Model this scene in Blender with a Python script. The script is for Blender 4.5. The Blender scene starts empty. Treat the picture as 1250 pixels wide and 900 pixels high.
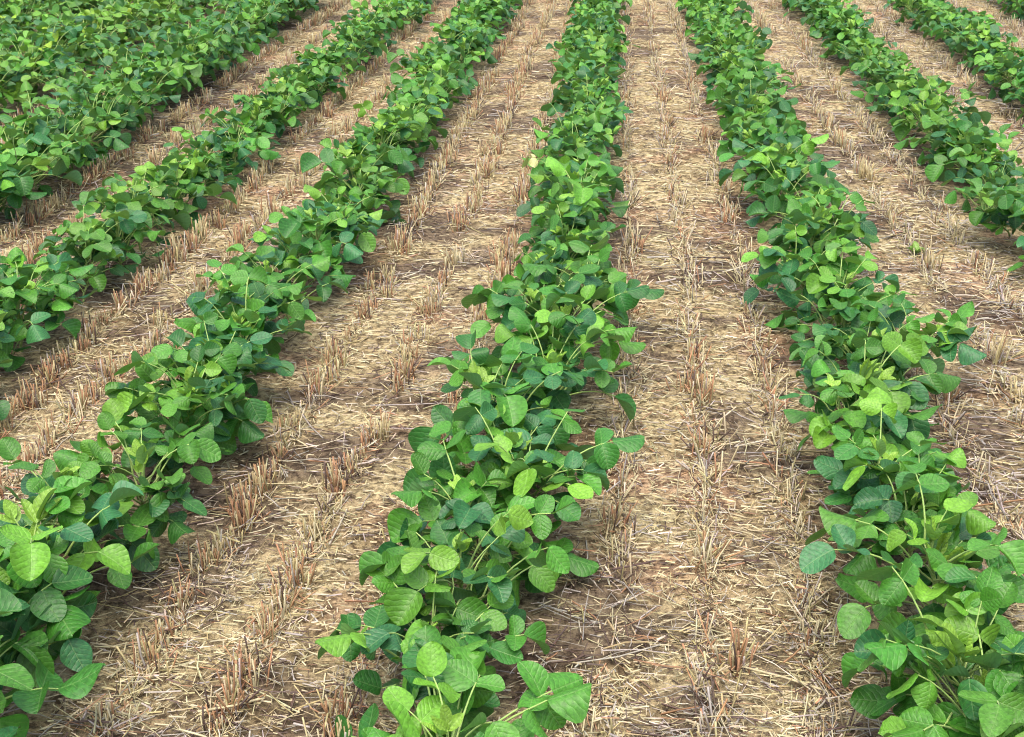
import bpy, math
import numpy as np
from mathutils import Matrix, Vector, Euler

R = math.radians
rng = np.random.default_rng(41)
scene = bpy.context.scene
col = scene.collection

# ------------------------------------------------------------------ camera
F_PX, PW, PH = 1500.0, 1250.0, 900.0
CAM_H, PITCH, YAW = 1.41, math.atan(677.0 / 1500.0), R(5.0)
cam_data = bpy.data.cameras.new('camera')
cam_data.sensor_width = 36.0
cam_data.lens = F_PX / PW * 36.0
cam_data.clip_start = 0.05
cam_data.clip_end = 600.0
cam = bpy.data.objects.new('camera', cam_data)
col.objects.link(cam)
cam.location = (0.0, 0.0, CAM_H)
cam.rotation_euler = (math.pi / 2 - PITCH, 0.0, YAW)
scene.camera = cam
CAM_R = np.array(Euler((math.pi / 2 - PITCH, 0.0, YAW)).to_matrix())

# ------------------------------------------------------------------ sky, sun, exposure (bright overcast)
SUN_EL, SUN_AZ = R(74), R(-165)          # azimuth measured from +Y towards +X
world = bpy.data.worlds.new('World')
scene.world = world
world.use_nodes = True
wn = world.node_tree
bg = wn.nodes['Background']
sky = wn.nodes.new('ShaderNodeTexSky')
sky.sky_type = 'NISHITA'
sky.sun_disc = False
sky.sun_elevation = SUN_EL
sky.sun_rotation = SUN_AZ
sky.air_density = 1.0
sky.dust_density = 6.0
sky.ozone_density = 0.6
wn.links.new(sky.outputs[0], bg.inputs[0])
bg.inputs[1].default_value = 0.15
sd = bpy.data.lights.new('sun', 'SUN')
sd.energy = 0.9
sd.angle = R(60)
sd.color = (1.0, 0.985, 0.95)
sun = bpy.data.objects.new('sun', sd)
col.objects.link(sun)
sdir = Vector((math.cos(SUN_EL) * math.sin(SUN_AZ), math.cos(SUN_EL) * math.cos(SUN_AZ), math.sin(SUN_EL)))
sun.rotation_euler = sdir.to_track_quat('Z', 'Y').to_euler()
vs = scene.view_settings
vs.view_transform = 'Standard'
vs.look = 'None'
vs.exposure = 1.15
vs.gamma = 1.0
vs.use_curve_mapping = False
scene.cycles.filter_width = 1.1
scene.cycles.max_bounces = 6
scene.cycles.transmission_bounces = 4

# ------------------------------------------------------------------ helpers
def unproject(px, py, z):
    d = CAM_R @ np.array([(px - PW / 2) / F_PX, -(py - PH / 2) / F_PX, -1.0])
    t = (z - CAM_H) / d[2]
    return np.array([d[0] * t, d[1] * t, z])

def project(p):
    q = CAM_R.T @ (np.asarray(p, float) - np.array([0, 0, CAM_H]))
    if q[2] > -0.05:
        return None
    return PW / 2 + F_PX * q[0] / -q[2], PH / 2 - F_PX * q[1] / -q[2], -q[2]

_grids = {}
def vnoise(x, y, scale, seed):
    """smooth value noise in 0..1, vectorised"""
    if seed not in _grids:
        _grids[seed] = np.random.default_rng(seed).random((128, 128))
    g = _grids[seed]
    x = np.asarray(x, float) / scale; y = np.asarray(y, float) / scale
    xi = np.floor(x).astype(int); yi = np.floor(y).astype(int)
    fx = x - xi; fy = y - yi
    fx = fx * fx * (3 - 2 * fx); fy = fy * fy * (3 - 2 * fy)
    a = g[xi % 128, yi % 128]; b = g[(xi + 1) % 128, yi % 128]
    c = g[xi % 128, (yi + 1) % 128]; d = g[(xi + 1) % 128, (yi + 1) % 128]
    return (a * (1 - fx) + b * fx) * (1 - fy) + (c * (1 - fx) + d * fx) * fy

def mesh_np(name, verts, faces, colors=None, uvs=None, smooth=False, material=None):
    """faces: (n,4) or (n,3) int array; colors per vertex rgb; uvs per vertex"""
    verts = np.asarray(verts, np.float32); faces = np.asarray(faces, np.int32)
    me = bpy.data.meshes.new(name)
    k = faces.shape[1]; n = len(faces)
    me.vertices.add(len(verts)); me.vertices.foreach_set('co', verts.ravel())
    me.loops.add(n * k); me.loops.foreach_set('vertex_index', faces.ravel())
    me.polygons.add(n)
    me.polygons.foreach_set('loop_start', np.arange(0, n * k, k, dtype=np.int32))
    me.polygons.foreach_set('loop_total', np.full(n, k, np.int32))
    if smooth:
        me.polygons.foreach_set('use_smooth', np.ones(n, bool))
    if colors is not None:
        at = me.color_attributes.new('tint', 'FLOAT_COLOR', 'POINT')
        c = np.ones((len(verts), 4), np.float32); c[:, :3] = colors
        at.data.foreach_set('color', c.ravel())
    if uvs is not None:
        ul = me.uv_layers.new(name='UVMap')
        ul.data.foreach_set('uv', np.asarray(uvs, np.float32)[faces.ravel()].ravel())
    me.update(calc_edges=True)
    me.validate()
    if material is not None:
        me.materials.append(material)
    return me

def link(name, data, parent=None, mat=None):
    o = bpy.data.objects.new(name, data)
    col.objects.link(o)
    if parent is not None:
        o.parent = parent
    if mat is not None:
        o.matrix_local = mat
    return o

def tag(o, label, cat, group=None, kind=None):
    o['label'] = label
    if cat: o['category'] = cat
    if group: o['group'] = group
    if kind: o['kind'] = kind

ONES = ['', 'first', 'second', 'third', 'fourth', 'fifth', 'sixth', 'seventh', 'eighth', 'ninth', 'tenth', 'eleventh', 'twelfth',
        'thirteenth', 'fourteenth', 'fifteenth', 'sixteenth', 'seventeenth', 'eighteenth', 'nineteenth']
TENS = ['', '', 'twent', 'thirt', 'fort', 'fift', 'sixt', 'sevent', 'eight', 'ninet']
def ordinal(n):
    if n < 20: return ONES[n]
    if n < 100:
        return TENS[n // 10] + ('ieth' if n % 10 == 0 else 'y-' + ONES[n % 10])
    return 'hundredth' if n == 100 else 'hundred-and-' + ordinal(n - 100)

# ------------------------------------------------------------------ materials
def new_mat(name):
    m = bpy.data.materials.new(name); m.use_nodes = True
    nt = m.node_tree; nt.nodes.clear()
    return m, nt, nt.nodes, nt.links

def math_node(N, L, op, a, b=None, clamp=False):
    n = N.new('ShaderNodeMath'); n.operation = op; n.use_clamp = clamp
    for i, v in enumerate((a, b)):
        if v is None: continue
        if isinstance(v, (int, float)): n.inputs[i].default_value = v
        else: L.new(v, n.inputs[i])
    return n.outputs[0]

def leaf_material(name, from_attribute):
    m, nt, N, L = new_mat(name)
    out = N.new('ShaderNodeOutputMaterial')
    if from_attribute:
        c = N.new('ShaderNodeAttribute'); c.attribute_name = 'tint'; base = c.outputs['Color']
    else:
        c = N.new('ShaderNodeObjectInfo'); base = c.outputs['Color']
    uv = N.new('ShaderNodeUVMap'); uv.uv_map = 'UVMap'
    sp = N.new('ShaderNodeSeparateXYZ'); L.new(uv.outputs[0], sp.inputs[0])
    ax = math_node(N, L, 'ABSOLUTE', math_node(N, L, 'SUBTRACT', sp.outputs[0], 0.5))
    ph = math_node(N, L, 'MULTIPLY', math_node(N, L, 'SUBTRACT', sp.outputs[1], math_node(N, L, 'MULTIPLY', ax, 0.75)), 6.2)
    wob = N.new('ShaderNodeTexNoise'); wob.inputs['Scale'].default_value = 5.0; L.new(uv.outputs[0], wob.inputs['Vector'])
    ph = math_node(N, L, 'ADD', ph, math_node(N, L, 'MULTIPLY', wob.outputs['Fac'], 0.9))
    fr = math_node(N, L, 'ABSOLUTE', math_node(N, L, 'SUBTRACT', math_node(N, L, 'FRACT', ph), 0.5))   # .5 at a vein
    lat = math_node(N, L, 'MULTIPLY', math_node(N, L, 'SUBTRACT', fr, 0.44), 14.0, True)
    mid = math_node(N, L, 'SUBTRACT', 1.0, math_node(N, L, 'MULTIPLY', ax, 45.0), True)
    mid = math_node(N, L, 'MAXIMUM', mid, 0.0)
    vein = math_node(N, L, 'MAXIMUM', lat, mid)
    nz = N.new('ShaderNodeTexNoise'); nz.inputs['Scale'].default_value = 11.0; nz.inputs['Detail'].default_value = 5.0
    L.new(uv.outputs[0], nz.inputs['Vector'])
    oi = N.new('ShaderNodeObjectInfo')
    ofs = N.new('ShaderNodeVectorMath'); ofs.operation = 'ADD'
    cmb = N.new('ShaderNodeCombineXYZ'); L.new(math_node(N, L, 'MULTIPLY', oi.outputs['Random'], 37.0), cmb.inputs[2])
    L.new(uv.outputs[0], ofs.inputs[0]); L.new(cmb.outputs[0], ofs.inputs[1]); L.new(ofs.outputs[0], nz.inputs['Vector'])
    # mottling of the blade
    mot = N.new('ShaderNodeMapRange'); L.new(nz.outputs['Fac'], mot.inputs[0])
    mot.inputs[1].default_value = 0.3; mot.inputs[2].default_value = 0.7; mot.inputs[3].default_value = 0.70; mot.inputs[4].default_value = 1.30
    mulc = N.new('ShaderNodeVectorMath'); mulc.operation = 'SCALE'; L.new(base, mulc.inputs[0]); L.new(mot.outputs[0], mulc.inputs['Scale'])
    # paler veins
    pale = N.new('ShaderNodeMix'); pale.data_type = 'RGBA'; pale.blend_type = 'MIX'
    L.new(math_node(N, L, 'MULTIPLY', vein, 0.28), pale.inputs[0]); L.new(mulc.outputs[0], pale.inputs[6]); pale.inputs[7].default_value = (0.30, 0.46, 0.17, 1)
    # lower side of the blade: greyer, paler
    geo = N.new('ShaderNodeNewGeometry')
    under = N.new('ShaderNodeMix'); under.data_type = 'RGBA'
    L.new(math_node(N, L, 'MULTIPLY', geo.outputs['Backfacing'], 0.55), under.inputs[0])
    L.new(pale.outputs[2], under.inputs[6]); under.inputs[7].default_value = (0.13, 0.27, 0.12, 1)
    # relief: quilted between the veins
    h = math_node(N, L, 'SUBTRACT', math_node(N, L, 'MULTIPLY', nz.outputs['Fac'], 0.8), math_node(N, L, 'MULTIPLY', math_node(N, L, 'POWER', math_node(N, L, 'MULTIPLY', fr, 2.0), 3.0), 0.55))
    h = math_node(N, L, 'SUBTRACT', h, math_node(N, L, 'MULTIPLY', mid, 0.6))
    bmp = N.new('ShaderNodeBump'); bmp.inputs['Strength'].default_value = 0.40; bmp.inputs['Distance'].default_value = 0.003
    L.new(h, bmp.inputs['Height'])
    p = N.new('ShaderNodeBsdfPrincipled')
    L.new(under.outputs[2], p.inputs['Base Color']); L.new(bmp.outputs[0], p.inputs['Normal'])
    p.inputs['Roughness'].default_value = 0.44
    p.inputs['Specular IOR Level'].default_value = 0.42
    tr = N.new('ShaderNodeBsdfTranslucent')
    tc = N.new('ShaderNodeVectorMath'); tc.operation = 'MULTIPLY'; L.new(under.outputs[2], tc.inputs[0]); tc.inputs[1].default_value = (1.7, 1.55, 0.5)
    L.new(tc.outputs[0], tr.inputs[0])
    mx = N.new('ShaderNodeMixShader'); mx.inputs[0].default_value = 0.17
    L.new(p.outputs[0], mx.inputs[1]); L.new(tr.outputs[0], mx.inputs[2]); L.new(mx.outputs[0], out.inputs[0])
    return m

LEAF = leaf_material('soybean_leaf', False)
LEAF_MASS = leaf_material('soybean_leaf_mass', True)

def stalk_material(name, color, rough=0.6):
    m, nt, N, L = new_mat(name)
    out = N.new('ShaderNodeOutputMaterial'); p = N.new('ShaderNodeBsdfPrincipled')
    tc = N.new('ShaderNodeTexCoord'); nz = N.new('ShaderNodeTexNoise'); nz.inputs['Scale'].default_value = 60
    L.new(tc.outputs['Object'], nz.inputs['Vector'])
    cr = N.new('ShaderNodeValToRGB'); L.new(nz.outputs['Fac'], cr.inputs[0])
    cr.color_ramp.elements[0].position = 0.3; cr.color_ramp.elements[1].position = 0.7
    cr.color_ramp.elements[0].color = (color[0] * .7, color[1] * .75, color[2] * .7, 1)
    cr.color_ramp.elements[1].color = (color[0] * 1.25, color[1] * 1.15, color[2] * 1.2, 1)
    L.new(cr.outputs[0], p.inputs['Base Color']); p.inputs['Roughness'].default_value = rough
    p.inputs['Sheen Weight'].default_value = 0.15
    L.new(p.outputs[0], out.inputs[0])
    return m
STEM = stalk_material('soybean_stem', (0.24, 0.34, 0.09))
PETIOLE = stalk_material('soybean_petiole', (0.27, 0.42, 0.10))

def straw_material():
    m, nt, N, L = new_mat('dry_straw')
    out = N.new('ShaderNodeOutputMaterial'); p = N.new('ShaderNodeBsdfPrincipled')
    a = N.new('ShaderNodeAttribute'); a.attribute_name = 'tint'
    tc = N.new('ShaderNodeTexCoord'); nz = N.new('ShaderNodeTexNoise'); nz.inputs['Scale'].default_value = 45; nz.inputs['Detail'].default_value = 5
    L.new(tc.outputs['Object'], nz.inputs['Vector'])
    mr = N.new('ShaderNodeMapRange'); L.new(nz.outputs['Fac'], mr.inputs[0])
    mr.inputs[1].default_value = .3; mr.inputs[2].default_value = .7; mr.inputs[3].default_value = .7; mr.inputs[4].default_value = 1.2
    sc = N.new('ShaderNodeVectorMath'); sc.operation = 'SCALE'; L.new(a.outputs['Color'], sc.inputs[0]); L.new(mr.outputs[0], sc.inputs['Scale'])
    L.new(sc.outputs[0], p.inputs['Base Color'])
    p.inputs['Roughness'].default_value = .55; p.inputs['Specular IOR Level'].default_value = .3
    L.new(p.outputs[0], out.inputs[0])
    return m
STRAW = straw_material()

def soil_material():
    m, nt, N, L = new_mat('soil_with_chaff')
    out = N.new('ShaderNodeOutputMaterial'); p = N.new('ShaderNodeBsdfPrincipled')
    tc = N.new('ShaderNodeTexCoord')
    def noise(scale, detail, rough=.6):
        n = N.new('ShaderNodeTexNoise'); n.inputs['Scale'].default_value = scale; n.inputs['Detail'].default_value = detail
        n.inputs['Roughness'].default_value = rough; L.new(tc.outputs['Object'], n.inputs['Vector']); return n.outputs['Fac']
    n1 = noise(3.2, 6); n2 = noise(46, 8, .75); n3 = noise(160, 4, .7)
    cr0 = N.new('ShaderNodeValToRGB'); L.new(n1, cr0.inputs[0]); e = cr0.color_ramp.elements
    e[0].position = .36; e[0].color = (.62, .56, .52, 1); e[1].position = .58; e[1].color = (1.06, 1.04, 1.0, 1)
    at = N.new('ShaderNodeAttribute'); at.attribute_name = 'tint'
    cr = N.new('ShaderNodeVectorMath'); cr.operation = 'MULTIPLY'; L.new(cr0.outputs[0], cr.inputs[0]); L.new(at.outputs['Color'], cr.inputs[1])
    cr2 = N.new('ShaderNodeValToRGB'); L.new(n2, cr2.inputs[0]); e = cr2.color_ramp.elements
    e[0].position = .41; e[0].color = (.30, .26, .24, 1); e[1].position = .58; e[1].color = (1.2, 1.16, 1.06, 1)
    mu = N.new('ShaderNodeMix'); mu.data_type = 'RGBA'; mu.blend_type = 'MULTIPLY'; mu.inputs[0].default_value = 1
    L.new(cr.outputs[0], mu.inputs[6]); L.new(cr2.outputs[0], mu.inputs[7]); L.new(mu.outputs[2], p.inputs['Base Color'])
    p.inputs['Roughness'].default_value = .9; p.inputs['Specular IOR Level'].default_value = .15
    h = math_node(N, L, 'ADD', n2, math_node(N, L, 'MULTIPLY', n3, .5))
    b = N.new('ShaderNodeBump'); b.inputs['Strength'].default_value = .9; b.inputs['Distance'].default_value = .012
    L.new(h, b.inputs['Height']); L.new(b.outputs[0], p.inputs['Normal'])
    L.new(p.outputs[0], out.inputs[0])
    return m
SOIL = soil_material()

# ------------------------------------------------------------------ the rows, read off the photograph (pixel edges -> canopy plane)
CANOPY_Z = 0.13
EDGES = {
 'C':  [(0,692,762),(100,675,768),(200,640,778),(300,622,772),(400,590,762),(500,552,752),(600,520,742),(700,468,738),(800,420,740),(890,350,732)],
 'R':  [(0,815,905),(100,855,955),(200,895,1020),(300,922,1080),(400,950,1125),(500,958,1210),(600,970,1240),(700,990,1270),(800,1045,1310)],
 'L':  [(0,572,632),(100,500,585),(200,385,518),(300,312,470),(400,240,402),(500,110,335),(600,58,280),(700,-40,195)],
 'L2': [(0,440,537),(50,384,502),(100,335,447),(200,168,335),(300,12,192),(350,-70,152)],
 'L3': [(0,280,405),(50,200,345),(100,125,285),(150,30,210),(200,-65,112)],
 'L4': [(0,150,285),(50,50,205),(100,-50,110)],
 'R2': [(0,940,1055),(50,990,1095),(100,1045,1165),(150,1097,1220),(200,1150,1270),(250,1180,1320)],
 'R3': [(0,1065,1190),(50,1130,1260),(80,1170,1300)],
}
ROWX = {}
for k, pts in EDGES.items():
    ys, xs = [], []
    for (py, a, b) in pts:
        q = unproject((a + b) / 2, py, CANOPY_Z); ys.append(q[1]); xs.append(q[0])
    ys = np.array(ys); xs = np.array(xs)
    fit = np.polyfit(ys, xs, 1)
    if k not in ('C', 'R', 'L'): fit = np.array([np.clip(fit[0], -.03, .03), xs.mean() - np.clip(fit[0], -.03, .03) * ys.mean()])
    ROWX[k] = (fit, ys, xs)
    print('ROW', k, 'slope %.4f x0 %.3f' % tuple(fit), 'resid', np.round(xs - np.polyval(fit, ys), 3))
def extra(base, off):
    f = ROWX[base][0]
    return (np.array([f[0], f[1] + off]), np.array([]), np.array([]))
ROWX['L5'] = extra('L4', -0.78); ROWX['L6'] = extra('L4', -1.56); ROWX['L7'] = extra('L4', -2.34); ROWX['L8'] = extra('L4', -3.12)
ROWX['R4'] = extra('R3', 0.80); ROWX['R5'] = extra('R3', 1.6)
ORDER = ['L8', 'L7', 'L6', 'L5', 'L4', 'L3', 'L2', 'L', 'C', 'R', 'R2', 'R3', 'R4', 'R5']
WORDS = {'C': 'the middle row', 'R': 'the first row right of middle', 'L': 'the first row left of middle',
         'R2': 'the second row right of middle', 'L2': 'the second row left of middle', 'L3': 'the third row left of middle',
         'R3': 'the third row right of middle', 'L4': 'the fourth row left of middle', 'L5': 'the fifth row left of middle',
         'L6': 'the sixth row left of middle', 'R4': 'the fourth row right of middle', 'R5': 'the fifth row right of middle',
         'L7': 'the seventh row left of middle', 'L8': 'the eighth row left of middle'}
def row_x(k, y):
    f, ys, xs = ROWX[k]
    x = np.polyval(f, y) - (.03 if k in ('R2', 'R3') else 0)
    if len(ys) > 3 and k in ('C', 'R', 'L'):
        o = np.argsort(ys); r = (xs - np.polyval(f, ys))[o]
        x = x - (.006 + .028 * np.clip((2.8 - y) / 1.4, 0, 1) if k == 'C' else .035 * np.clip((y - 2.2) / 1.2, 0, 1) - .015 if k == 'R' else .012 + .03 * np.clip((3.2 - y) / 1.4, 0, 1))
        x = x + (.75 if k == 'C' else 1.0) * np.interp(y, ys[o], np.convolve(np.pad(r, 1, 'edge'), [.25, .5, .25], 'valid'))
    return x
def row_centres(y):
    return np.array([row_x(k, y) for k in ORDER])

# ------------------------------------------------------------------ ground
def ground_h(x, y):
    x = np.asarray(x, float); y = np.asarray(y, float)
    near = np.clip(1.5 - np.maximum(np.abs(x + 1) - 7, np.abs(y - 6) - 7) / 2, 0, 1)
    h = (vnoise(x + 50, y + 50, .9, 1) - .5) * .030 + (vnoise(x + 50, y + 50, .23, 2) - .5) * .022 + (vnoise(x + 50, y + 50, .07, 3) - .5) * .014
    return h * near

gx = np.concatenate([[-220, -90, -40, -20, -12], np.arange(-8.5, 6.5, .035), [10, 18, 40, 90, 220]])
gy = np.concatenate([[-220, -90, -40, -15, -5, -2], np.arange(.2, 12.5, .04), [14, 18, 26, 45, 90, 260]])
GX, GY = np.meshgrid(gx, gy, indexing='ij')
gv = np.stack([GX.ravel(), GY.ravel(), ground_h(GX, GY).ravel()], 1)
ny = len(gy)
ii, jj = np.meshgrid(np.arange(len(gx) - 1), np.arange(ny - 1), indexing='ij')
a = (ii * ny + jj).ravel()
gf = np.stack([a, a + ny, a + ny + 1, a + 1], 1)
def _zone(x, y):
    z = vnoise(x * .8 + 20, y + 20, .125, 11) * .55 + vnoise(x + 20, y + 20, .5, 12) * .30 + vnoise(x * .6 + 5, y * 1.3 + 5, .08, 14) * .15
    return np.clip((z - .515) * 7, 0, 1)
_cz = _zone(gv[:, 0], gv[:, 1])[:, None]
_rd = np.clip((vnoise(gv[:, 0] + 33, gv[:, 1] + 33,   .19, 15) - .64) * 5, 0, 1)[:, None]
gc = (np.array([.47, .41, .255]) * (1 - _rd) + np.array([.43, .315, .215]) * _rd) * (1 - _cz) + np.array([.205, .168, .125]) * _cz      # pale chaffy crust, damp dark humus
ground = link('ground', mesh_np('ground', gv, gf, gc, smooth=True, material=SOIL))
tag(ground, 'tan crumbly field soil between the crop rows', 'ground', kind='structure')

# ------------------------------------------------------------------ straw: sticks and ribbons
PALE = np.array([.475, .415, .25]); GOLD = np.array([.39, .32, .16]); GREY = np.array([.36, .325, .28])
RUST = np.array([.34, .19, .10]); DARK = np.array([.105, .07, .055]); BLEACH = np.array([.62, .53, .40])
PAL = np.stack([PALE, GOLD, GREY, RUST, DARK, BLEACH])

def pick_colors(n, probs, r):
    """probs (n,6) rows -> rgb"""
    cs = np.cumsum(probs / probs.sum(1, keepdims=True), 1)
    i = (r.random(n)[:, None] > cs).sum(1).clip(0, 5)
    c = PAL[i] * (0.75 + .5 * r.random((n, 1)))
    return c * (1 + (r.random((n, 3)) - .5) * .12)

def sticks(P, az, pitch, length, width, bend, colors, sides, r):
    """straws lying or standing; P = mid or base points. sides=0: flat ribbon; otherwise a prism, two segments."""
    n = len(P)
    d = np.stack([np.cos(az) * np.cos(pitch), np.sin(az) * np.cos(pitch), np.sin(pitch)], 1)
    side = np.stack([-np.sin(az), np.cos(az), np.zeros(n)], 1)
    up = np.cross(d, side)
    t = np.array([0., .5, 1.])
    bow = np.array([0., 1., 0.])
    cen = P[:, None, :] + d[:, None, :] * (t[None, :, None] * length[:, None, None]) + side[:, None, :] * (bow[None, :, None] * bend[:, None, None])
    if sides == 0:
        roll = (r.random(n) - .5) * 1.6
        w = (side * np.cos(roll)[:, None] + up * np.sin(roll)[:, None]) * (width / 2)[:, None]
        cen = cen[:, ::2]
        V = np.stack([cen - w[:, None, :], cen + w[:, None, :]], 2).reshape(n, 4, 3)
        F = np.array([0, 1, 3, 2])[None] + (np.arange(n) * 4)[:, None]
        return V.reshape(-1, 3), F, np.repeat(colors, 4, 0)
    k = sides
    ang = np.arange(k) * 2 * math.pi / k
    ring = side[:, None, :] * np.cos(ang)[None, :, None] + up[:, None, :] * np.sin(ang)[None, :, None]
    V = cen[:, :, None, :] + ring[:, None, :, :] * (width / 2)[:, None, None, None]
    V = V.reshape(n, 3 * k, 3)
    f = []
    for s in range(2):
        for i in range(k):
            j = (i + 1) % k
            f.append([s * k + i, s * k + j, (s + 1) * k + j, (s + 1) * k + i])
    if k == 4: f.append([8, 9, 10, 11])
    f = np.array(f)
    F = (f[None] + (np.arange(n) * 3 * k)[:, None, None]).reshape(-1, 4)
    return V.reshape(-1, 3), F, np.repeat(colors, 3 * k, 0)

def visible_xy(n, r, power):
    """points over the part of the field in view, denser near the camera"""
    px = r.uniform(-150, PW + 150, n * 2); py = r.uniform(-90, PH + 140, n * 2)
    d = (CAM_R @ np.stack([(px - PW / 2) / F_PX, -(py - PH / 2) / F_PX, -np.ones(n * 2)])).T
    t = (0 - CAM_H) / d[:, 2]
    x, y = d[:, 0] * t, d[:, 1] * t
    dens = (np.hypot(np.hypot(x, y), CAM_H) / 2.2) ** power   # uniform in the picture = falls with distance^3 in the world
    keep = r.random(n * 2) < dens / dens.max()
    return x[keep][:n], y[keep][:n]

def nearest_line(x, y):
    """signed distance to nearest soybean row and to nearest old drill line (rows of the earlier crop 19 cm apart)"""
    C = np.stack([row_x(k, y) for k in ORDER])           # rows x n
    dr = x[None] - C
    i = np.abs(dr).argmin(0)
    drow = dr[i, np.arange(len(x))]
    L = np.concatenate([(C[:-1] + C[1:]) / 2 + o for o in (-.19, 0, .19)])
    dl = x[None] - L
    j = np.abs(dl).argmin(0)
    return drow, dl[j, np.arange(len(x))]

def coarse_zone(x, y):
    z = vnoise(x * .8 + 20, y + 20, .125, 11) * .55 + vnoise(x + 20, y + 20, .5, 12) * .30 + vnoise(x * .6 + 5, y * 1.3 + 5, .08, 14) * .15
    return np.clip((z - .515) * 7, 0, 1)

def litter(n, seed, kind):
    r = np.random.default_rng(seed)
    x, y = visible_xy(n, r, 1.0)
    drow, dline = nearest_line(x, y)
    n = len(x)
    zone2 = vnoise(x + 70, y + 70, .35, 13)
    onl = np.exp(-(dline / .035) ** 2)
    right_gap = 1 / (1 + np.exp(-(x - 1.0) * 6))
    left_gap = 1 / (1 + np.exp((x + .35) * 8))
    coarse = coarse_zone(x, y)
    keep_p = np.ones(n)
    if kind == 'chaff': keep_p = (.52 + .48 * onl) * (1 - .82 * coarse)
    if kind == 'straw': keep_p = np.clip(.12 + .75 * coarse + .65 * onl, 0, 1)
    keep_p *= np.where(np.abs(drow) < .10, .45, 1)
    k = r.random(n) < keep_p
    x, y, drow, onl, coarse, right_gap, left_gap, zone2 = [q[k] for q in (x, y, drow, onl, coarse, right_gap, left_gap, zone2)]
    n = len(x)
    dist = np.sqrt(x * x + y * y + 1.9)
    far = np.clip(dist / 2.6, 1, 2.4)
    az = r.normal(0, .42, n)                                  # mostly across the rows
    along = r.random(n) < (.22 + .62 * onl)
    az = np.where(along, math.pi / 2 + r.normal(0, .45, n), az)
    az = np.where(r.random(n) < .25, r.uniform(0, math.pi, n), az)
    az = az + np.where(r.random(n) < .5, math.pi, 0)
    P = np.zeros((n, 6))
    if kind == 'chaff':
        ln = r.uniform(.008, .036, n) * far ** .6; w = r.uniform(.0011, .0027, n) * far ** .8
        P[:, 0] = .75; P[:, 1] = .20 + .1 * zone2; P[:, 2] = .12 + .25 * coarse + .6 * right_gap; P[:, 3] = .03 + .14 * onl; P[:, 4] = .20 + .30 * coarse; P[:, 5] = .05
        zz = r.uniform(.001, .014, n)
    else:
        ln = r.gamma(2.4, .024, n).clip(.02, .20); w = np.clip(r.gamma(5, .00045, n), .0010, .0050) * far ** .5
        P[:, 0] = .34; P[:, 1] = .22 - .08 * coarse; P[:, 2] = .20 + .35 * coarse + .9 * right_gap; P[:, 3] = .07 + .12 * onl * left_gap; P[:, 4] = .12 + .30 * coarse; P[:, 5] = .05 + .10 * coarse
        zz = r.uniform(.003, .020, n) + .006 * coarse
    c = pick_colors(n, P, r)
    pitch = r.normal(0, .07 if kind == 'chaff' else .09, n)
    base = np.stack([x - np.cos(az) * ln / 2, y - np.sin(az) * ln / 2, np.zeros(n)], 1)
    g = ground_h(x, y)
    base[:, 2] = np.maximum(g + zz - np.sin(pitch) * ln / 2, ground_h(base[:, 0], base[:, 1]) + .001)
    bend = r.normal(0, .05, n) * ln
    return sticks(base, az, pitch, ln, w, bend, c, 0 if kind == 'chaff' else 3, r)

v, f, c = litter(540000, 5, 'chaff')
chaff = link('chaff_litter', mesh_np('chaff_litter', v, f, c, material=STRAW))
tag(chaff, 'pale fine chaff and broken straw matted over the soil', 'chaff', kind='stuff')
v, f, c = litter(80000, 6, 'straw')
straw = link('straw_litter', mesh_np('straw_litter', v, f, c, material=STRAW))
tag(straw, 'loose grey and tan straw stalks lying over the chaff', 'straw', kind='stuff')

# ------------------------------------------------------------------ stubble tufts of the earlier crop
def tuft_arrays(r, style):
    """style: tall golden / rusty / short flattened"""
    n = int(r.integers(24, 40)) if style != 'short' else int(r.integers(10, 18))
    P = np.stack([r.normal(0, .011, n), r.normal(0, .019, n), np.full(n, -.012)], 1)
    if style == 'short':
        ln = r.uniform(.03, .09, n); pitch = r.uniform(.15, 1.35, n)
    else:
        ln = r.uniform(.032, .085, n) * r.uniform(.7, 1.2); pitch = math.pi / 2 - np.abs(r.normal(0, .20, n))
        bent = r.random(n) < .14; pitch = np.where(bent, r.uniform(.2, .9, n), pitch)
    az = r.uniform(0, 2 * math.pi, n)
    if style == 'short': az = np.where(r.random(n) < .75, r.normal(math.pi / 2, .35, n) * np.where(r.random(n) < .5, 1, -1), az)
    pr = np.zeros((n, 6))
    mix = {'golden': (.28, .44, .03, .19, .04, .02), 'rusty': (.16, .20, .05, .48, .11, .0), 'short': (.36, .22, .22, .13, .07, .04)}[style]
    pr[:] = mix
    w = r.uniform(.0023, .0040, n)
    return sticks(P, az, pitch, ln, w, r.normal(0, .03, n) * ln, pick_colors(n, pr, r), 4, r)

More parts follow.
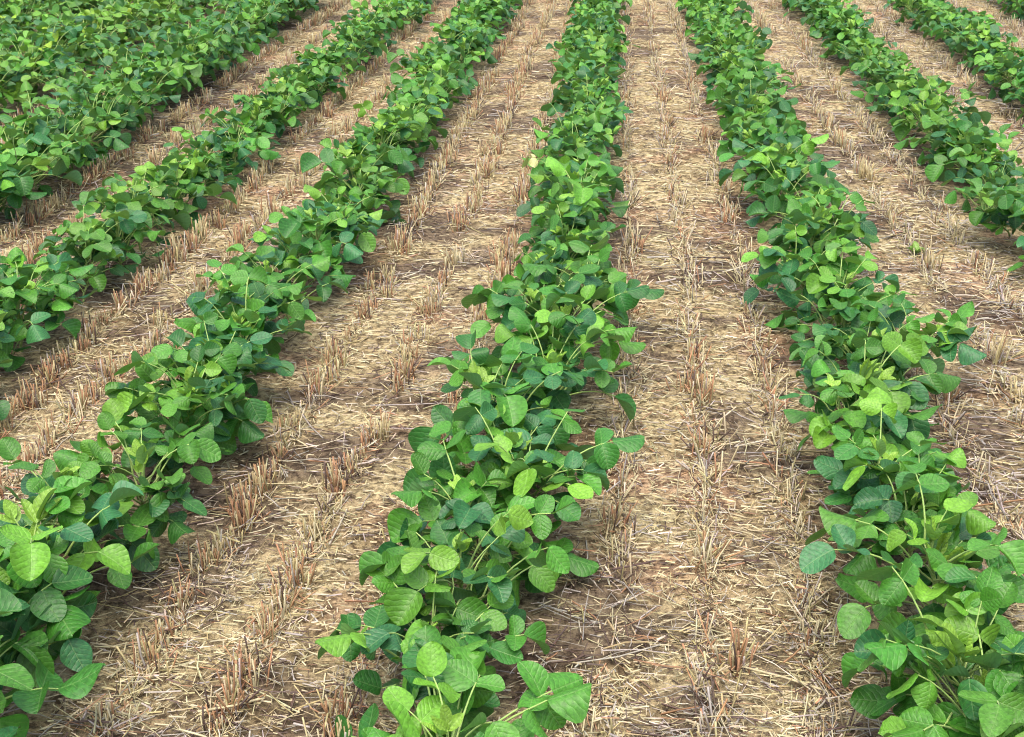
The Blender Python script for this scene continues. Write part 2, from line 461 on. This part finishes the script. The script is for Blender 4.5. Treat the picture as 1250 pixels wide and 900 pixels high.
STYLES = ['golden', 'rusty', 'short']
TUFTS = {s: [tuft_arrays(np.random.default_rng(300 + 40 * i + q), s) for q in range(14)] for i, s in enumerate(STYLES)}
TUFT_MESH = {s: [mesh_np('stubble_tuft', *t, material=STRAW) for t in TUFTS[s]] for s in STYLES}
tr_ = np.random.default_rng(77)
spots = []
LINE_WORDS = {-1: 'left', 0: 'middle', 1: 'right'}
for gi in range(len(ORDER) - 1):
    ka, kb = ORDER[gi], ORDER[gi + 1]
    for li in (-1, 0, 1):
        y = .7
        while y < 10.5:
            y += abs(tr_.normal(.050, .022)) + .014
            xm = (row_x(ka, y) + row_x(kb, y)) / 2
            x = xm + li * .19 + tr_.normal(0, .014)
            if vnoise(x * 3 + 9, y + 9, .20, 31) < .30: continue
            pr = project((x, y, .04))
            if pr is None or not (-60 < pr[0] < PW + 60 and -40 < pr[1] < PH + 60): continue
            if x > .95: s = 'short' if tr_.random() < .88 else 'golden'
            elif x > -.2: s = 'short' if tr_.random() < .90 else 'rusty'
            else: s = ['golden', 'rusty', 'short', 'golden', 'rusty'][int(tr_.integers(0, 5))]
            spots.append(dict(x=x, y=y, s=s, px=pr[0], py=pr[1], d=pr[2], gap=(ka, kb), li=li, q=int(tr_.integers(0, 14)),
                              rz=tr_.normal(0, .5) + (math.pi if tr_.random() < .5 else 0), sc=tr_.uniform(.8, 1.2)))
inside = [s for s in spots if 8 < s['px'] < PW - 8 and 8 < s['py'] < PH - 4 and min(abs(s['x'] - row_x(k, s['y'])) for k in s['gap']) > .17]
inside.sort(key=lambda s: s['d'])
single = inside[:290]
single_ids = set(id(s) for s in single)
counts = {}
GAPN = {('L', 'C'): 'just left of the middle row', ('C', 'R'): 'just right of the middle row',
        ('L2', 'L'): 'between first and second left rows', ('R', 'R2'): 'between first and second right rows',
        ('L3', 'L2'): 'between second and third left rows', ('R2', 'R3'): 'between second and third right rows'}
LOOK = {'golden': 'golden upright', 'rusty': 'rusty brown', 'short': 'short broken'}
for s in single:
    o = link('stubble_tuft', TUFT_MESH[s['s']][s['q']])
    o.location = (s['x'], s['y'], float(ground_h(s['x'], s['y'])))
    o.rotation_euler = (0, 0, s['rz']); o.scale = (s['sc'],) * 3
    key = (s['gap'], s['li']); counts[key] = counts.get(key, 0) + 1
    gname = GAPN.get(s['gap'], 'between rows %s' % (s['gap'],))
    tag(o, '%s stubble tuft, %s from bottom, %s line %s' % (LOOK[s['s']], ordinal(counts[key]), LINE_WORDS[s['li']], gname),
        'stubble', 'stubble tufts standing between the rows')
V, Fc, Cc, off = [], [], [], 0
for s in spots:
    if id(s) in single_ids: continue
    v, f, c = TUFTS[s['s']][s['q']]
    ca, sa = math.cos(s['rz']), math.sin(s['rz'])
    M = np.array([[ca, -sa, 0], [sa, ca, 0], [0, 0, 1]]) * s['sc']
    V.append(v @ M.T + np.array([s['x'], s['y'], float(ground_h(s['x'], s['y']))])); Fc.append(f + off); Cc.append(c); off += len(v)
so = link('stubble', mesh_np('stubble', np.concatenate(V), np.concatenate(Fc), np.concatenate(Cc), material=STRAW))
tag(so, 'far and half hidden dry stubble in the old drill lines', 'stubble', kind='stuff')
print('TUFTS', len(spots), 'single', len(single))

# ------------------------------------------------------------------ soybean leaflets
def leaflet_arrays(r, nv, nu, width, fold, droop, wave, cup):
    """ovate blade, unit length along +Y, base at the origin, normal +Z"""
    vv = .5 - .5 * np.cos(math.pi * np.linspace(0, 1, nv)); vv = .6 * vv + .4 * np.linspace(0, 1, nv); uu = np.linspace(-1, 1, nu)
    peak = r.uniform(.40, .47)
    tt = np.where(vv < peak, vv / peak * .5, .5 + (vv - peak) / (1 - peak) * .5)
    half = width / 2 * np.clip(np.sin(math.pi * tt), 0, 1) ** np.where(vv < peak, .48, .56)
    half[0] = .018; half[-1] = .012
    ph = r.uniform(0, 6.28, 4); asym = r.normal(0, .05)
    Vv, Uu = np.meshgrid(vv, uu, indexing='ij')
    H = half[:, None] * (1 + asym * np.sign(Uu)) * (1 + .03 * np.sin(9 * Vv + ph[0]))
    x = Uu * H; y = Vv.copy()
    z = fold * np.abs(x) + cup * x * x * 3
    z += wave * np.sin(Vv * 7 + ph[1] + Uu * 1.5) * np.abs(Uu) ** 1.5 * .5
        # bend along the length
    ang = droop * Vv ** 1.3
    y2 = np.zeros_like(y); zc = np.zeros_like(y)
    dys = np.diff(vv)
    for i in range(1, nv):
        am = (ang[i] + ang[i - 1]) / 2
        y2[i] = y2[i - 1] + np.cos(am) * dys[i - 1]; zc[i] = zc[i - 1] - np.sin(am) * dys[i - 1]
    side = r.normal(0, .06) * Vv ** 2
    verts = np.stack([x + side, y2 + z * np.sin(ang), zc + z * np.cos(ang)], -1).reshape(-1, 3)
    uv = np.stack([x + .5, y], -1).reshape(-1, 2)
    i, j = np.meshgrid(np.arange(nv - 1), np.arange(nu - 1), indexing='ij')
    a = (i * nu + j).ravel()
    F = np.stack([a, a + 1, a + nu + 1, a + nu], 1)
    return verts, F, uv

def leaflet_set(n, seed, nv, nu, young):
    out = []
    for q in range(n):
        r = np.random.default_rng(seed + q)
        if young:
            out.append(leaflet_arrays(r, nv, nu, r.uniform(.50, .62), r.uniform(.35, .9), r.uniform(-.4, .5), .05, r.uniform(-.2, .3)))
        else:
            out.append(leaflet_arrays(r, nv, nu, r.uniform(.76, .96), r.uniform(.0, .34), r.uniform(-.35, .75), r.uniform(.03, .12), r.uniform(-.7, .5)))
    return out
MATURE = leaflet_set(26, 900, 12, 7, False)
YOUNG = leaflet_set(8, 960, 8, 5, True)
MATURE_ME = [mesh_np('leaflet', v, f, None, uv, True, LEAF) for v, f, uv in MATURE]
YOUNG_ME = [mesh_np('leaflet', v, f, None, uv, True, LEAF) for v, f, uv in YOUNG]
LOW = leaflet_set(10, 990, 5, 4, False)

def tube(points, radii, k=5):
    pts = np.asarray(points, float); n = len(pts)
    V = []
    for i in range(n):
        d = pts[min(i + 1, n - 1)] - pts[max(i - 1, 0)]; d /= np.linalg.norm(d) + 1e-9
        s = np.cross(d, [0.31, .95, .02]); s /= np.linalg.norm(s) + 1e-9
        u = np.cross(s, d)
        for q in range(k):
            a = 2 * math.pi * q / k
            V.append(pts[i] + (s * math.cos(a) + u * math.sin(a)) * radii[i])
    F = [[i * k + q, i * k + (q + 1) % k, (i + 1) * k + (q + 1) % k, (i + 1) * k + q] for i in range(n - 1) for q in range(k)]
    return np.array(V), np.array(F)

def frame(az, pitch, roll, loc, s):
    """leaflet frame: +Y turned to azimuth az (0 = +X), raised by pitch, rolled about its length"""
    m = Matrix.Rotation(az - math.pi / 2, 4, 'Z') @ Matrix.Rotation(pitch, 4, 'X') @ Matrix.Rotation(roll, 4, 'Y')
    return Matrix.Translation(loc) @ m @ Matrix.Scale(s, 4)

def leaf_proto(seed, young=False):
    """petiole (own mesh, from the origin towards +X) and the frames of its three leaflets"""
    r = np.random.default_rng(seed)
    Lp = r.uniform(.025, .05) if young else r.uniform(.070, .128)
    e0 = r.uniform(1.0, 1.45) if young else r.uniform(.65, 1.25)
    e1 = e0 - (r.uniform(0, .3) if young else r.uniform(.25, .75))
    n = 6; p = [np.zeros(3)]
    for i in range(n - 1):
        e = e0 + (e1 - e0) * i / (n - 2)
        p.append(p[-1] + np.array([math.cos(e), 0, math.sin(e)]) * Lp / (n - 1))
    tip = p[-1]
    rach = (.006 if young else r.uniform(.014, .024))
    end = tip + np.array([math.cos(e1 - .2), r.normal(0, .1), math.sin(e1 - .2)]) * rach
    V, F = tube(p + [end], [.0022, .0019, .0017, .0015, .0014, .0013, .0010] if not young else [.0013] * 6 + [.0009])
    fr = []
    if young:
        S = r.uniform(.030, .050)
        for k, az in enumerate((0, 1.15, -1.15)):
            fr.append((frame(az + r.normal(0, .25), e1 * .75 + r.normal(0, .25), r.normal(0, .3), Vector(end if k == 0 else tip), S * r.uniform(.8, 1.05)), int(r.integers(0, len(YOUNG)))))
    else:
        S = r.uniform(.045, .063)
        tl = r.normal(-.10, .40)           # attitude shared by the three
        for k, az in enumerate((0, 1.45, -1.45)):
            pit = tl + r.normal(0, .25) if k == 0 else r.normal(-.05, .36)
            fr.append((frame(az + r.normal(0, .18), pit, r.normal(0, .38) + (0 if k == 0 else (-.15 if az > 0 else .15)), Vector(end if k == 0 else tip),
                             S * (r.uniform(.95, 1.12) if k == 0 else r.uniform(.76, 1.0))), int(r.integers(0, len(MATURE)))))
    return dict(me=mesh_np('leaf', V, F, None, None, True, PETIOLE), V=V, F=F, frames=fr, tip=tip)
LEAVES = [leaf_proto(1500 + q) for q in range(22)]
BUDS = [leaf_proto(1700 + q, True) for q in range(8)]

def leaf_color(r, t, plant_tone):
    """t 0 = lowest, 1 = top of the plant; the top leaves are younger and yellower"""
    dark = np.array([.028, .128, .023]); teal = np.array([.030, .134, .044]); mid = np.array([.050, .196, .021]); lime = np.array([.140, .320, .028])
    w = np.array([.34 * (1.2 - t), .24 * (1.1 - t * .6), .42, max(0., t - .3) * .40])
    i = r.choice(4, p=w / w.sum())
    c = (dark, teal, mid, lime)[i]
    j = (mid, dark, lime, mid)[i]; k = r.random() * .35
    return (c * (1 - k) + j * k) * plant_tone * r.uniform(.86, 1.14)

def plan_plant(r, size, nleaf, bush):
    """stem points and a list of leaves: (proto index, young?, matrix, colour t)"""
    H = r.uniform(.115, .165) * size
    lean = r.normal(0, .06, 2)
    stem = [np.array([lean[0] * z, lean[1] * z, z * H]) + np.array([r.normal(0, .003), r.normal(0, .003), 0]) for z in np.linspace(0, 1, 7)]
    stem[0] = np.array([0, 0, -.02])
    leaves = []; twigs = []
    az = r.uniform(0, 6.28)
    for i in range(nleaf):
        t = (i + .5) / nleaf
        z = .16 + .80 * t
        base = stem[int(z * 6)] * (1 - (z * 6) % 1) + stem[min(6, int(z * 6) + 1)] * ((z * 6) % 1)
        az += 2.4 + r.normal(0, .35)
        a = az - .22 * math.sin(2 * az) * -1         # leaves seek the open ground beside the row
        s = size * (1.0 if t < .75 else .90) * r.uniform(.90, 1.10)
        tilt = (.28 - .48 * t) + r.normal(0, .09)      # low leaves reach out, top ones stand up
        if r.random() < .6:                            # a leaf on a side branch
            out = r.uniform(.4, 1.3) * bush
            tip = base + np.array([math.cos(a) * out, math.sin(a) * out, out * .7])
            twigs.append((base, tip)); base = tip
        m = Matrix.Translation(base) @ Matrix.Rotation(a, 4, 'Z') @ Matrix.Rotation(tilt, 4, 'Y') @ Matrix.Rotation(r.normal(0, .14), 4, 'X') @ Matrix.Scale(s, 4)
        leaves.append((int(r.integers(0, len(LEAVES))), False, m, t))
    for i in range(int(r.integers(3, 7))):
        b = stem[6 - (i > 1) - (i > 3)]
        m = Matrix.Translation(b) @ Matrix.Rotation(r.uniform(0, 6.28), 4, 'Z') @ Matrix.Rotation(r.normal(0, .2), 4, 'Y') @ Matrix.Scale(size * r.uniform(.8, 1.15), 4)
        leaves.append((int(r.integers(0, len(BUDS))), True, m, 1.0))
    return stem, leaves, twigs

STEM_PROTO = {}
plants, offscreen = [], []
pr_ = np.random.default_rng(2024)
for k in ORDER:
    y = .45 + pr_.uniform(0, .1)
    while y < 13.5:
        y += .190 * pr_.uniform(.75, 1.25)
        x = float(row_x(k, min(y, 10.5))) + pr_.normal(0, .012)
        z = float(ground_h(x, y))
        vis = False
        for dz in (.02, .14, .24):
            for dx in (-.15, 0, .15):
                q = project((x + dx, y, dz))
                if q and 0 < q[0] < PW and 0 < q[1] < PH: vis = True
        e = dict(k=k, x=x, y=y, z=z)
        if vis: e['d'] = project((x, y, .15))[2]; plants.append(e)
        elif -7.5 < x < 5.0: offscreen.append(e)
plants.sort(key=lambda e: e['d'])
print('PLANTS', len(plants), 'off', len(offscreen))
singles, mass = plants[:318], plants[318:] + offscreen
singles.sort(key=lambda e: (e['k'], e['y']))
rank = {}
STEMS = []
pc = np.random.default_rng(99)
for e in singles:
    k = e['k']; rank[k] = rank.get(k, 0) + 1
    size = pc.uniform(.92, 1.14) * (1.05 if k in ('C', 'R', 'L') else 1.0)
    if k in ('L3', 'L4', 'L5', 'L6', 'L7', 'L8'): size *= 1.06
    if e['d'] < 2.5: size *= 1.0 + .06 * min(1, (2.5 - e['d']) / .5)
    nleaf = int(pc.integers(22, 27)) + (14 if k in ('L3', 'L4', 'L5', 'L6') else 4 if e['d'] < 3.6 else 0)
    stem, leaves, twigs = plan_plant(pc, size, nleaf, .15 if k in ('L3', 'L4', 'L5', 'L6', 'L7', 'L8') else .042 if e['d'] < 3.6 else .032)
    tone = np.array([1, 1, 1]) * pc.uniform(.86, 1.14)
    look = ('bright green ' if tone[0] > 1.08 else 'dark green ' if tone[0] < .92 else 'green ')
    if k in ('C', 'R', 'L') and size > 1.14: look = 'large ' + look
    elif k in ('C', 'R', 'L') and size < 1.0: look = 'small ' + look
    root = link('soybean_plant', None)
    root.empty_display_size = .05
    root.location = (e['x'], e['y'], e['z'])
    tag(root, '%ssoybean plant, %s from near end of %s' % (look, ordinal(rank[k]), WORDS[k]), 'soybean plant', 'soybean plants growing in rows')
    V, F = tube(stem, np.linspace(.0042, .0018, 7) * size)
    for (p0, p1) in twigs:
        v1, f1 = tube([p0, p1], [.0024, .0019], 4); F = np.concatenate([F, f1 + len(V)]); V = np.concatenate([V, v1])
    link('stem', mesh_np('stem', V, F, None, None, True, STEM), root)
    tone[0] *= pc.uniform(.9, 1.12)
    if k in ('L4', 'L5') and pc.random() < .6: tone *= np.array([1.7, 1.25, .9])
    for (pi, young, m, t) in leaves:
        P = (BUDS if young else LEAVES)[pi]
        lf = link('leaf', P['me'], root, m)
        base_c = leaf_color(pc, t, tone) if not young else np.array([.23, .41, .055]) * pc.uniform(.8, 1.15)
        for fm, li in P['frames']:
            o = link('leaflet', (YOUNG_ME if young else MATURE_ME)[li], lf, fm)
            cc = base_c * pc.uniform(.85, 1.15)
            o.color = (*[float(q) for q in cc], 1)
    e['root'] = root

# the one yellowed leaf hanging out of the middle row
yp = unproject(655, 212, .15)
host = min((e for e in singles if e['k'] == 'C'), key=lambda e: abs(e['y'] - yp[1]))
P = LEAVES[3]
sc_ = .95
tipx = yp[0] - host['x'] + .085
yb = np.array([tipx, yp[1] - host['y'] - .04, .15])
V, F = tube([np.array([0, 0, .07]), yb * .5 + np.array([0, 0, .04]), yb], [.0026, .0022, .0018])
link('branch', mesh_np('branch', V, F, None, None, True, STEM), host['root'])
lf = link('leaf', P['me'], host['root'], Matrix.Translation(yb) @ Matrix.Rotation(math.pi + .2, 4, 'Z') @ Matrix.Rotation(.25, 4, 'Y') @ Matrix.Scale(sc_, 4))
lf['label'] = 'yellowed leaf hanging out of the row'
for fm, li in P['frames']:
    o = link('leaflet', MATURE_ME[li], lf, fm); o.color = (.56, .56, .24, 1)

# a lone seedling in the straw beside the first row right of the middle
wp = unproject(1118, 316, 0.0)
wz = float(ground_h(wp[0], wp[1]))
weed = link('weed_seedling', None); weed.location = (wp[0], wp[1], wz); weed.empty_display_size = .03
tag(weed, 'tiny pale green weed seedling alone in the straw between the rows', 'weed')
V, F = tube([np.array([0, 0, -.015]), np.array([.002, 0, .01]), np.array([0, .002, .025])], [.0022, .002, .0016])
link('stem', mesh_np('stem', V, F, None, None, True, STEM), weed)
wr = np.random.default_rng(8)
for i in range(9):
    o = link('leaf', YOUNG_ME[i % len(YOUNG_ME)], weed, frame(i * 2.4, wr.uniform(.1, .8), wr.normal(0, .3), Vector((0, .001, .012 + .0015 * i)), wr.uniform(.026, .044)))
    o.color = (.20, .34, .07, 1)

# the rest of the field's plants, outside the picture or far beyond its top edge
V, Fc, Cc, U, off = [], [], [], [], 0
mc = np.random.default_rng(5)
for e in mass:
    near = 'd' in e
    stem, leaves, twigs = plan_plant(mc, mc.uniform(.9, 1.1), 11 if near else 7, .04)
    T = np.array([e['x'], e['y'], e['z']])
    for (pi, young, m, t) in leaves:
        if young and not near: continue
        P = (BUDS if young else LEAVES)[pi]
        c0 = leaf_color(mc, t, 1.0)
        for fm, li in P['frames']:
            v, f, uv = LOW[li % len(LOW)]
            A = np.array(m @ fm)
            V.append(v @ A[:3, :3].T + A[:3, 3] + T); Fc.append(f + off); off += len(v)
            Cc.append(np.repeat(c0[None] * mc.uniform(.85, 1.15), len(v), 0)); U.append(uv)
mo = link('soybean_field', mesh_np('soybean_field', np.concatenate(V), np.concatenate(Fc), np.concatenate(Cc), np.concatenate(U), True, LEAF_MASS))
tag(mo, 'dense soybean foliage of the rows farthest off', 'soybean plants', kind='stuff')
print('tris', sum(len(o.data.polygons) * 2 for o in bpy.data.objects if o.type == 'MESH' and o.data.users == 1), 'objects', len(bpy.data.objects))
